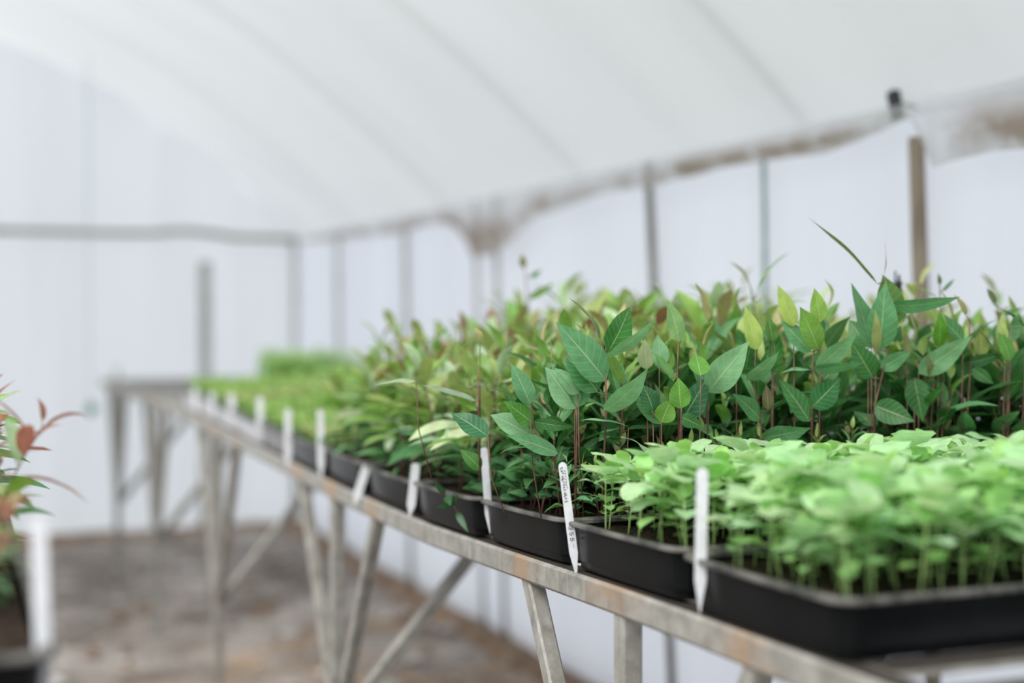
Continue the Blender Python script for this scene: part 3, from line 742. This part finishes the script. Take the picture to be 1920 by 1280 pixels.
# ---------------------------------------------------------------- hero plants in the sharp zone: leaves placed on real stems
def cp(x, y, Z): return cam_point(x, y, Z)
right_v = Vector((math.cos(THETA), -math.sin(THETA), 0)); fwd_v = Vector((math.sin(THETA), math.cos(THETA), 0))
def hero(name, label, stem_px, Z, leaves, dz=0.0, cat='seedling', twigs=True):
    """stem_px: tip to soil in the photo frame at depth Z; leaves: (base x,y, tip x,y, width px, tone, turn, depth change at tip)"""
    if Z < 2.1 and name == 'broadleaf_seedling':      # rooted just behind the near wall of the third tray
        fx = stem_px[-1][0]; Z = (1.668 + 0.016 * ((fx * 7) % 3)) / (0.9265 - .376 * (fx - 960) / 2666.67)
        stem_px = stem_px[:-1] + [(fx, 600 + .259 / Z * 2666.67)]
    pts = [cp(x, y, Z + (k * 0.0)) for k, (x, y) in enumerate(stem_px)][::-1]
    foot = pts[0].copy()
    e = empty(name, foot); tag(e, label, cat)
    st = MB(); n = len(pts); st.tube([p - foot for p in pts], [.0017 - .0009 * i / max(1, n - 1) for i in range(n)], 7)
    fo = MB()
    for (bx, by, tx, ty, w, tone, turn, dd) in leaves:
        b = cp(bx, by, Z) - foot; t = cp(tx, ty, Z + dd) - foot
        # nearest stem point
        best = min(((pa + (pb - pa) * (k / 6)) for pa, pb in zip(pts, pts[1:]) for k in range(7)), key=lambda q: (q - foot - b).length) - foot
        gap = (best - b).length
        if gap > .016:       # a leaf of a side shoot: the shoot rises from the soil
            q0 = Vector((b.x * .75, b.y * .75, 0.0)); st.tube([q0, (q0 + b) / 2 + Vector((b.x * .08, b.y * .08, 0)), b], [.0010, .0009, .0007], 5)
        elif gap > .002: st.tube([best, b], [.0010, .0007], 5)
        d = (t - b).normalized(); face = (-fwd_v + Vector((0, 0, .35))).normalized()
        nrm = face * math.cos(turn) + d.cross(face).normalized() * math.sin(turn)
        leaf(fo, b, t, w / 2666.67 * Z / max(.25, abs(math.cos(turn))) if abs(turn) < 1.2 else w * 2.0 / 2666.67 * Z, nrm, random.uniform(.02, .09) * (1 if abs(turn) < 1.2 else 1.3), .16, tone, 12, prof_lance, .10, random.uniform(-.15, .15), 6)
    st.build('stem', M['stem_red'], e); fo.build('foliage', M['leaf_dark'], e)
    return e
D1, D2, YG, LM, OL, RU, SG = (.055, .20, .055), (.13, .34, .15), (.42, .56, .13), (.22, .45, .07), (.45, .44, .18), (.36, .14, .06), (.22, .44, .22)
hero('broadleaf_seedling', 'tallest broad-leaved seedling with one long blade-like leaf pointing up left', [(1656, 530), (1668, 640), (1655, 700), (1640, 760), (1633, 950)], 1.90, [
    (1645, 532, 1513, 406, 13, (.16, .26, .07), 1.35, -.02), (1656, 520, 1659, 452, 7, (.45, .25, .13), 1.3, 0),
    (1672, 612, 1655, 515, 62, (.10, .22, .045), .35, .02), (1650, 655, 1660, 530, 56, D2, -.2, -.02), (1634, 655, 1596, 530, 46, D2, .5, .0),
    (1664, 572, 1800, 556, 18, D2, 1.0, -.03), (1642, 662, 1641, 580, 19, OL, 0, -.03), (1628, 650, 1592, 600, 42, (.06, .21, .05), -.4, .02),
    (1650, 690, 1708, 658, 30, D2, .5, 0), (1636, 708, 1596, 640, 48, D1, -.2, -.02), (1672, 640, 1690, 610, 20, D1, .4, 0), (1640, 800, 1600, 770, 40, D1, .5, .03), (1640, 760, 1715, 790, 44, (.05, .17, .05), .4, -.03)])
hero('broadleaf_seedling', 'broad-leaved seedling with a large pale-veined leaf rising right in the middle', [(1325, 700), (1328, 780), (1322, 920)], 1.76, [
    (1327, 735, 1404, 640, 58, SG, .15, -.02), (1330, 730, 1300, 690, 34, (.05, .18, .07), .3, .02), (1278, 788, 1326, 706, 50, (.04, .17, .07), .2, 0)])
hero('broadleaf_seedling', 'broad-leaved seedling with a big pointed leaf aimed up left, above the slanted white label', [(1130, 690), (1134, 650), (1137, 760), (1128, 960)], 1.74, [
    (1136, 714, 1043, 604, 66, D2, .1, -.02), (1126, 640, 1065, 558, 17, (.17, .25, .07), 1.1, 0), (1140, 660, 1180, 575, 48, (.05, .22, .04), .55, .02),
    (1137, 668, 1232, 594, 15, SG, 1.15, -.02), (1120, 735, 1060, 668, 60, (.06, .22, .07), .3, .01), (1132, 770, 1215, 690, 34, SG, .8, -.03), (1084, 738, 1040, 690, 40, SG, .5, 0),
    (1178, 800, 1088, 788, 14, SG, 1.2, -.02)])
hero('broadleaf_seedling', 'broad-leaved seedling with a pale upward leaf centred over the lower foliage', [(1080, 760), (1082, 800), (1078, 950)], 1.70, [
    (1080, 766, 1022, 688, 54, SG, .05, 0), (1082, 764, 1082, 676, 40, D2, .6, .02), (994, 758, 958, 682, 40, D2, .2, .0), (1078, 700, 1090, 750, 20, D1, .3, .02)])
hero('broadleaf_seedling', 'seedling with a rust-coloured bud leaf, leftmost of the sharp broad-leaved ones', [(995, 735), (1000, 800), (1040, 860), (1052, 955)], 1.70, [
    (992, 742, 986, 700, 13, RU, 0, -.01), (1000, 794, 944, 752, 38, (.08, .27, .04), .1, -.02), (1046, 850, 950, 816, 36, D2, .35, -.03), (990, 815, 920, 778, 50, SG, .3, 0),
    (915, 818, 846, 774, 44, (.04, .18, .07), .2, .02), (1000, 790, 1080, 800, 20, D1, .6, 0)])
hero('broadleaf_seedling', 'seedling with two rounded lime leaves in the middle of the dark foliage', [(1280, 720), (1276, 800), (1272, 930)], 1.72, [
    (1276, 766, 1272, 708, 42, (.13, .34, .045), 0, 0), (1314, 704, 1304, 664, 42, (.13, .35, .05), .15, .03), (1240, 792, 1258, 748, 40, (.16, .36, .05), .1, 0),
    (1224, 770, 1204, 720, 40, (.04, .15, .055), .3, 0), (1276, 780, 1316, 800, 26, D1, .4, 0), (1240, 795, 1190, 740, 40, D1, .2, .03)])
hero('broadleaf_seedling', 'seedling with a tall pale pointed leaf standing upright beside the steel post', [(1272, 640), (1270, 700), (1276, 900)], 1.84, [
    (1274, 640, 1252, 562, 34, (.22, .40, .14), .1, 0), (1212, 692, 1208, 636, 31, (.34, .40, .20), .1, 0), (1236, 690, 1232, 628, 34, SG, .4, .02), (1262, 710, 1228, 662, 20, (.14, .34, .09), .5, 0)])
hero('broadleaf_seedling', 'seedling with a bright yellow-green pointed tip leaf right of centre', [(1417, 655), (1414, 720), (1428, 800), (1424, 930)], 1.80, [
    (1418, 656, 1396, 574, 36, YG, .05, 0), (1448, 640, 1440, 596, 30, (.09, .24, .04), .5, 0), (1450, 700, 1446, 596, 32, (.05, .2, .04), .7, .02), (1400, 712, 1460, 660, 26, SG, .7, -.03),
    (1426, 786, 1374, 738, 38, (.08, .27, .08), .2, -.02), (1440, 768, 1436, 720, 23, (.16, .13, .06), .1, 0), (1380, 690, 1478, 678, 12, D1, 1.2, 0), (1432, 820, 1520, 802, 34, D2, .6, -.03)])
hero('broadleaf_seedling', 'seedling with the tallest yellow-green leaf above the pair of lime leaves', [(1526, 650), (1523, 700), (1522, 900)], 1.82, [
    (1488, 612, 1458, 534, 34, YG, .1, 0), (1538, 604, 1527, 540, 32, (.24, .42, .07), .05, 0), (1534, 655, 1500, 575, 48, (.19, .38, .06), .15, -.02),
    (1520, 660, 1464, 602, 46, D2, .3, 0), (1530, 690, 1608, 622, 34, SG, .55, -.03), (1522, 694, 1462, 700, 12, D2, 1.1, 0), (1524, 690, 1620, 680, 12, D2, 1.1, 0),
    (1518, 790, 1460, 710, 44, (.05, .2, .05), .25, 0), (1522, 764, 1576, 708, 48, (.04, .18, .06), .3, 0)])
hero('broadleaf_seedling', 'seedling with a wide grey-green leaf sweeping right across the wooden post', [(1745, 690), (1750, 720), (1738, 950)], 1.86, [
    (1722, 700, 1822, 630, 44, SG, .35, -.03), (1760, 650, 1762, 584, 30, (.11, .33, .03), .1, -.02), (1770, 625, 1726, 560, 32, (.26, .36, .10), .2, .02),
    (1806, 640, 1742, 580, 36, (.06, .21, .06), .3, .03), (1714, 708, 1730, 790, 44, D1, .3, 0), (1745, 708, 1737, 664, 17, (.24, .24, .09), .1, -.02), (1700, 672, 1697, 620, 17, (.26, .28, .09), .2, 0)])
hero('broadleaf_seedling', 'seedling near the right edge with a dark curled leaf and an olive tip', [(1818, 600), (1820, 680), (1812, 800), (1818, 950)], 1.88, [
    (1812, 592, 1788, 552, 14, (.38, .33, .12), .4, 0), (1840, 668, 1838, 616, 30, (.24, .30, .07), .1, 0), (1884, 690, 1830, 612, 12, D1, 1.1, 0), (1892, 612, 1920, 610, 40, SG, .9, 0),
    (1924, 615, 1855, 568, 13, (.03, .13, .05), 1.2, 0), (1816, 680, 1880, 664, 20, (.035, .14, .04), .6, 0), (1894, 676, 1870, 622, 32, (.12, .33, .05), .2, 0), (1822, 690, 1864, 720, 22, D1, .4, 0)])
hero('slender_seedling', 'slender seedling behind with a small dark upright leaf beside the wooden post', [(1762, 530), (1764, 640), (1760, 880)], 2.2, [
    (1762, 534, 1759, 512, 9, (.10, .17, .05), .2, 0), (1766, 545, 1790, 522, 7, SG, .9, 0), (1758, 560, 1715, 536, 9, LM, .9, 0)])
hero('slender_seedling', 'slender seedling behind at the far right with one drooping olive bud leaf', [(1870, 575), (1873, 640), (1868, 880)], 2.15, [
    (1866, 570, 1850, 540, 14, (.13, .17, .06), .2, 0), (1882, 590, 1915, 575, 8, SG, .8, 0)])
hero('slender_seedling', 'blurred tall thin seedling with a small olive tip left of the steel post', [(983, 500), (990, 560), (996, 760)], 2.75, [
    (981, 502, 978, 476, 14, (.24, .24, .05), .2, 0), (994, 520, 1015, 505, 8, SG, .8, 0), (990, 560, 1040, 530, 10, LM, .8, 0)])
# arching pale leaf over the narrow-leaved plants
hero('narrowleaf_seedling', 'narrow-leaved seedling with one long pale leaf arching left over its neighbours', [(895, 700), (898, 760), (900, 900)], 2.02, [
    (893, 752, 792, 722, 15, (.33, .44, .30), .75, -.02), (780, 715, 702, 722, 14, (.38, .5, .28), .9, 0), (896, 770, 846, 742, 12, LM, .5, 0), (902, 880, 862, 842, 30, (.08, .25, .05), .3, 0), (900, 640, 890, 612, 16, OL, .4, 0)])

def lz(x, p=0.7345):
    return 2666.67 * p / (math.cos(THETA) * (x + 123))
# low rounded leaves at the front edge of the third tray
rr = random.Random(44)
bpy.context.view_layer.update()
edge_leaves = [(905, 955), (928, 958), (950, 958), (972, 962), (995, 965), (1015, 966), (1040, 970), (915, 940), (945, 942), (975, 945), (1005, 948), (1035, 952)]
for k, (x, y) in enumerate(edge_leaves):
    foot = cam_point(x, y, lz(x, .775 if k < 7 else .83)); e = empty('young_seedling', foot)
    tag(e, 'small round-leaved young seedling at the front edge of the third tray', 'seedling', 'young seedlings at the third tray front')
    st = MB(); fo = MB(); h = rr.uniform(.045, .085); st.tube([(0, 0, 0), (rr.uniform(-.01, .01), -.005, h * .5), (rr.uniform(-.015, .015), -.012, h)], .0012, 5)
    for q in range(9):
        a = q * 2.4 + rr.random(); s = .35 + .65 * q / 8; L = rr.uniform(.024, .040); b = Vector((0, -.008 * s, h * s))
        d = Vector((math.cos(a), math.sin(a), rr.uniform(.0, .6))).normalized(); leaf(fo, b + d * .006, b + d * (L + .006), L * .62, (rr.uniform(-.4, .4), -.5, 1), .06, .15, jit((.065, .20, .075), rr, .2), 7, prof_lance, .1, 0)
    st.build('stem', M['stem_red'], e); fo.build('foliage', M['leaf_dark'], e)
# trailing twig hanging over the tray side
foot = cam_point(825, 915, 2.13); e = empty('trailing_seedling', foot); tag(e, 'dark narrow-leaved shoot trailing down over the side of the fourth tray', 'seedling')
st = MB(); fo = MB()
pp = [cam_point(x, y, Z) - foot for x, y, Z in ((825, 915, 2.13), (835, 925, 2.10), (850, 945, 2.08), (858, 960, 2.07))]; st.tube(pp, .0011, 5)
for (bx, by, tx, ty, w) in ((835, 925, 812, 900, 12), (838, 928, 845, 948, 16), (850, 945, 818, 950, 12), (856, 958, 878, 998, 13), (850, 945, 860, 925, 8)):
    leaf(fo, cam_point(bx, by, 2.08) - foot, cam_point(tx, ty, 2.06) - foot, w / 2666 * 2.08, -fwd_v, .05, .15, (.035, .13, .045), 7, prof_lance)
st.build('stem', M['stem_red'], e); fo.build('foliage', M['leaf_narrow'], e)

# ---------------------------------------------------------------- plant labels
def label_mesh(w=.0125, L=.155, th=.0009):
    """flat stake, rounded top at z=L, pointed foot at z=0, lying in the local XZ plane"""
    out = [(0, 0)]; tl = .036
    out += [(w / 2, tl)]; out += [(w / 2, L - w / 2)]
    for i in range(1, 8): a = math.pi * i / 8; out.append((w / 2 * math.cos(a), L - w / 2 + w / 2 * math.sin(a)))
    out += [(-w / 2, L - w / 2), (-w / 2, tl)]
    n = len(out); vs = [(x, -th / 2, z) for x, z in out] + [(x, th / 2, z) for x, z in out]
    mb = MB(); mb.add(vs, [tuple(range(n)), tuple(range(n, 2 * n))[::-1]] + [(i, n + i, n + (i + 1) % n, (i + 1) % n) for i in range(n)])
    return mb.mesh('plant_label', False)
lme = label_mesh(); lme.materials.append(M['label'])
def place_label(top, bot, Z, text, wpx=None, name='plant_label'):
    """stake standing with its foot at bot and head at top (photo positions at depth Z)"""
    b = cam_point(bot[0], bot[1], Z); t = cam_point(top[0], top[1], Z)
    o = obj(name, lme if not wpx else lme.copy()); d = (t - b)
    L = d.length; d.normalize(); y = (fwd_v - d * fwd_v.dot(d)).normalized(); x = y.cross(d) * -1
    x = d.cross(y) * -1 if x.dot(right_v) < 0 else x
    x = right_v - d * right_v.dot(d); x.normalize(); y = d.cross(x)
    rot = Matrix((x, y, d)).transposed(); o.matrix_world = Matrix.Translation(b) @ rot.to_4x4() @ Matrix.Diagonal((1 if not wpx else wpx / 2666.67 * Z / .0125, 1, L / .155, 1))
    tag(o, text, 'plant label'); return o
L1 = place_label((1317, 877), (1312, 1152), lz(1314), 'blank white plant label, tallest and nearest, standing between the first two trays', 22)
L2 = place_label((1054, 866), (1082, 1088), lz(1070), 'slanted white plant label with black handwriting, between the second and third trays', 16)
place_label((907, 838), (919, 1002), lz(913, .742), 'narrow white plant label half hidden in foliage between the third and fourth trays', 14)
place_label((780, 868), (768, 970), lz(775), 'short white plant label between the fourth and fifth trays', 16)
place_label((688, 872), (664, 946), lz(678), 'white plant label leaning right between the fifth and sixth trays', 16)
place_label((601, 768), (602, 900), lz(602), 'upright white plant label in front of the bright green sprouts, right of two', 13)
place_label((540, 766), (540, 880), lz(540), 'upright white plant label in front of the bright green sprouts, left of two', 13)
place_label((487, 744), (489, 810), lz(488), 'blurred white label, fourth from the far end of the trays', 13)
place_label((433, 740), (438, 790), lz(435), 'blurred white label, third from the far end of the trays', 13)
place_label((397, 735), (400, 784), lz(398), 'blurred white label, second from the far end of the trays', 11)
place_label((366, 726), (368, 775), lz(367), 'blurred white label at the far end of the trays', 11)
o = place_label((72, 968), (84, 1330), 1.075, 'tall blurred white label beside the tray at the left edge', 30)
# handwriting on the slanted label: small scrawled strokes as in the photo
hw = MB(); rr = random.Random(8)
def stroke(pts): hw.tube([(x, -.0008, z) for x, z in pts], .00046, 4)
z = .147
while z > .103:       # a scrawled name running down the head
    a = rr.uniform(-.0022, -.0008); s = rr.uniform(.0014, .0024)
    stroke([(a + s * math.cos(t) * rr.uniform(.6, 1.2), z + s * .6 * math.sin(t * 1.3)) for t in [k * .8 for k in range(rr.randint(4, 7))]])
    z -= rr.uniform(.0030, .0042)
z = .144
while z > .122:
    stroke([(.0024 + rr.uniform(-.0007, .0007), z - k * .0007) for k in range(4)]); z -= .0036
def digit(cx, cz, pts, s=.0021): stroke([(cx + q[1] * s, cz - q[0] * s) for q in pts])
three = [(-.8, .9), (.5, 1), (.9, .5), (.1, .05), (.9, -.4), (.6, -1), (-.8, -.9)]
five = [(.8, 1), (-.6, 1), (-.7, .1), (.4, .2), (.9, -.4), (.3, -1), (-.8, -.8)]
digit(.0002, .0690, three, .0025); digit(.0002, .0615, five, .0025); digit(.0002, .0540, five, .0025)
stroke([(.001, .0485), (.0012, .0468)]); stroke([(.001, .045), (.0014, .0435)])
w_ = hw.build('handwriting', M['ink'], L2, False)

rl = random.Random(91)
for k in range(9):
    yy = 1.30 + .075 * k; sc_ = .62 if yy < 1.55 else 1.02
    p = (.045 + rl.uniform(-.01, .01), yy, .8905)
    plant('redtip_seedling', P_left, k % 5, p, rl.random() * 6.28, sc_ * rl.uniform(.9, 1.15), 'red-leaved seedling leaning over the right rim of the left trays', 'seedling', 'leaning seedlings at the left edge', (0, .22))
# ---------------------------------------------------------------- left tray plants and dripper stake
fill(trays['left'], 7, 3, 'redtip_seedling', P_left, 'small green seedling with a few red leaves in the left corner tray', 'small seedlings in the left corner tray', seed=71, smin=.5, smax=.7, keep=lambda p: p.y > 1.33)
fill(trays['left2'], 8, 4, 'redtip_seedling', P_left, 'green seedling with red young leaves in the second left tray', 'red-tipped seedlings at the left edge', seed=72, smin=.9, smax=1.15, margin=.012)
e = empty('sprinkler_stake', cam_point(1684, 860, 2.3)); tag(e, 'black irrigation riser standing among the plants in front of the wooden post', 'sprinkler')
top = cam_point(1684, 540, 2.3).z - e.location.z
mb = MB(); mb.tube([(0, 0, 0), (0, 0, top)], .0058, 10); mb.build('riser', M['blackpipe'], e)
mb = MB(); mb.tube([(0, 0, top), (0, 0, top + .008), (0, 0, top + .012), (0, 0, top + .022)], [.0035, .0065, .003, .0015], 10)
mb.tube([(-.008, 0, top + .004), (-.007, 0, top + .028)], .0015, 6); mb.build('nozzle', M['blackpipe'], e)
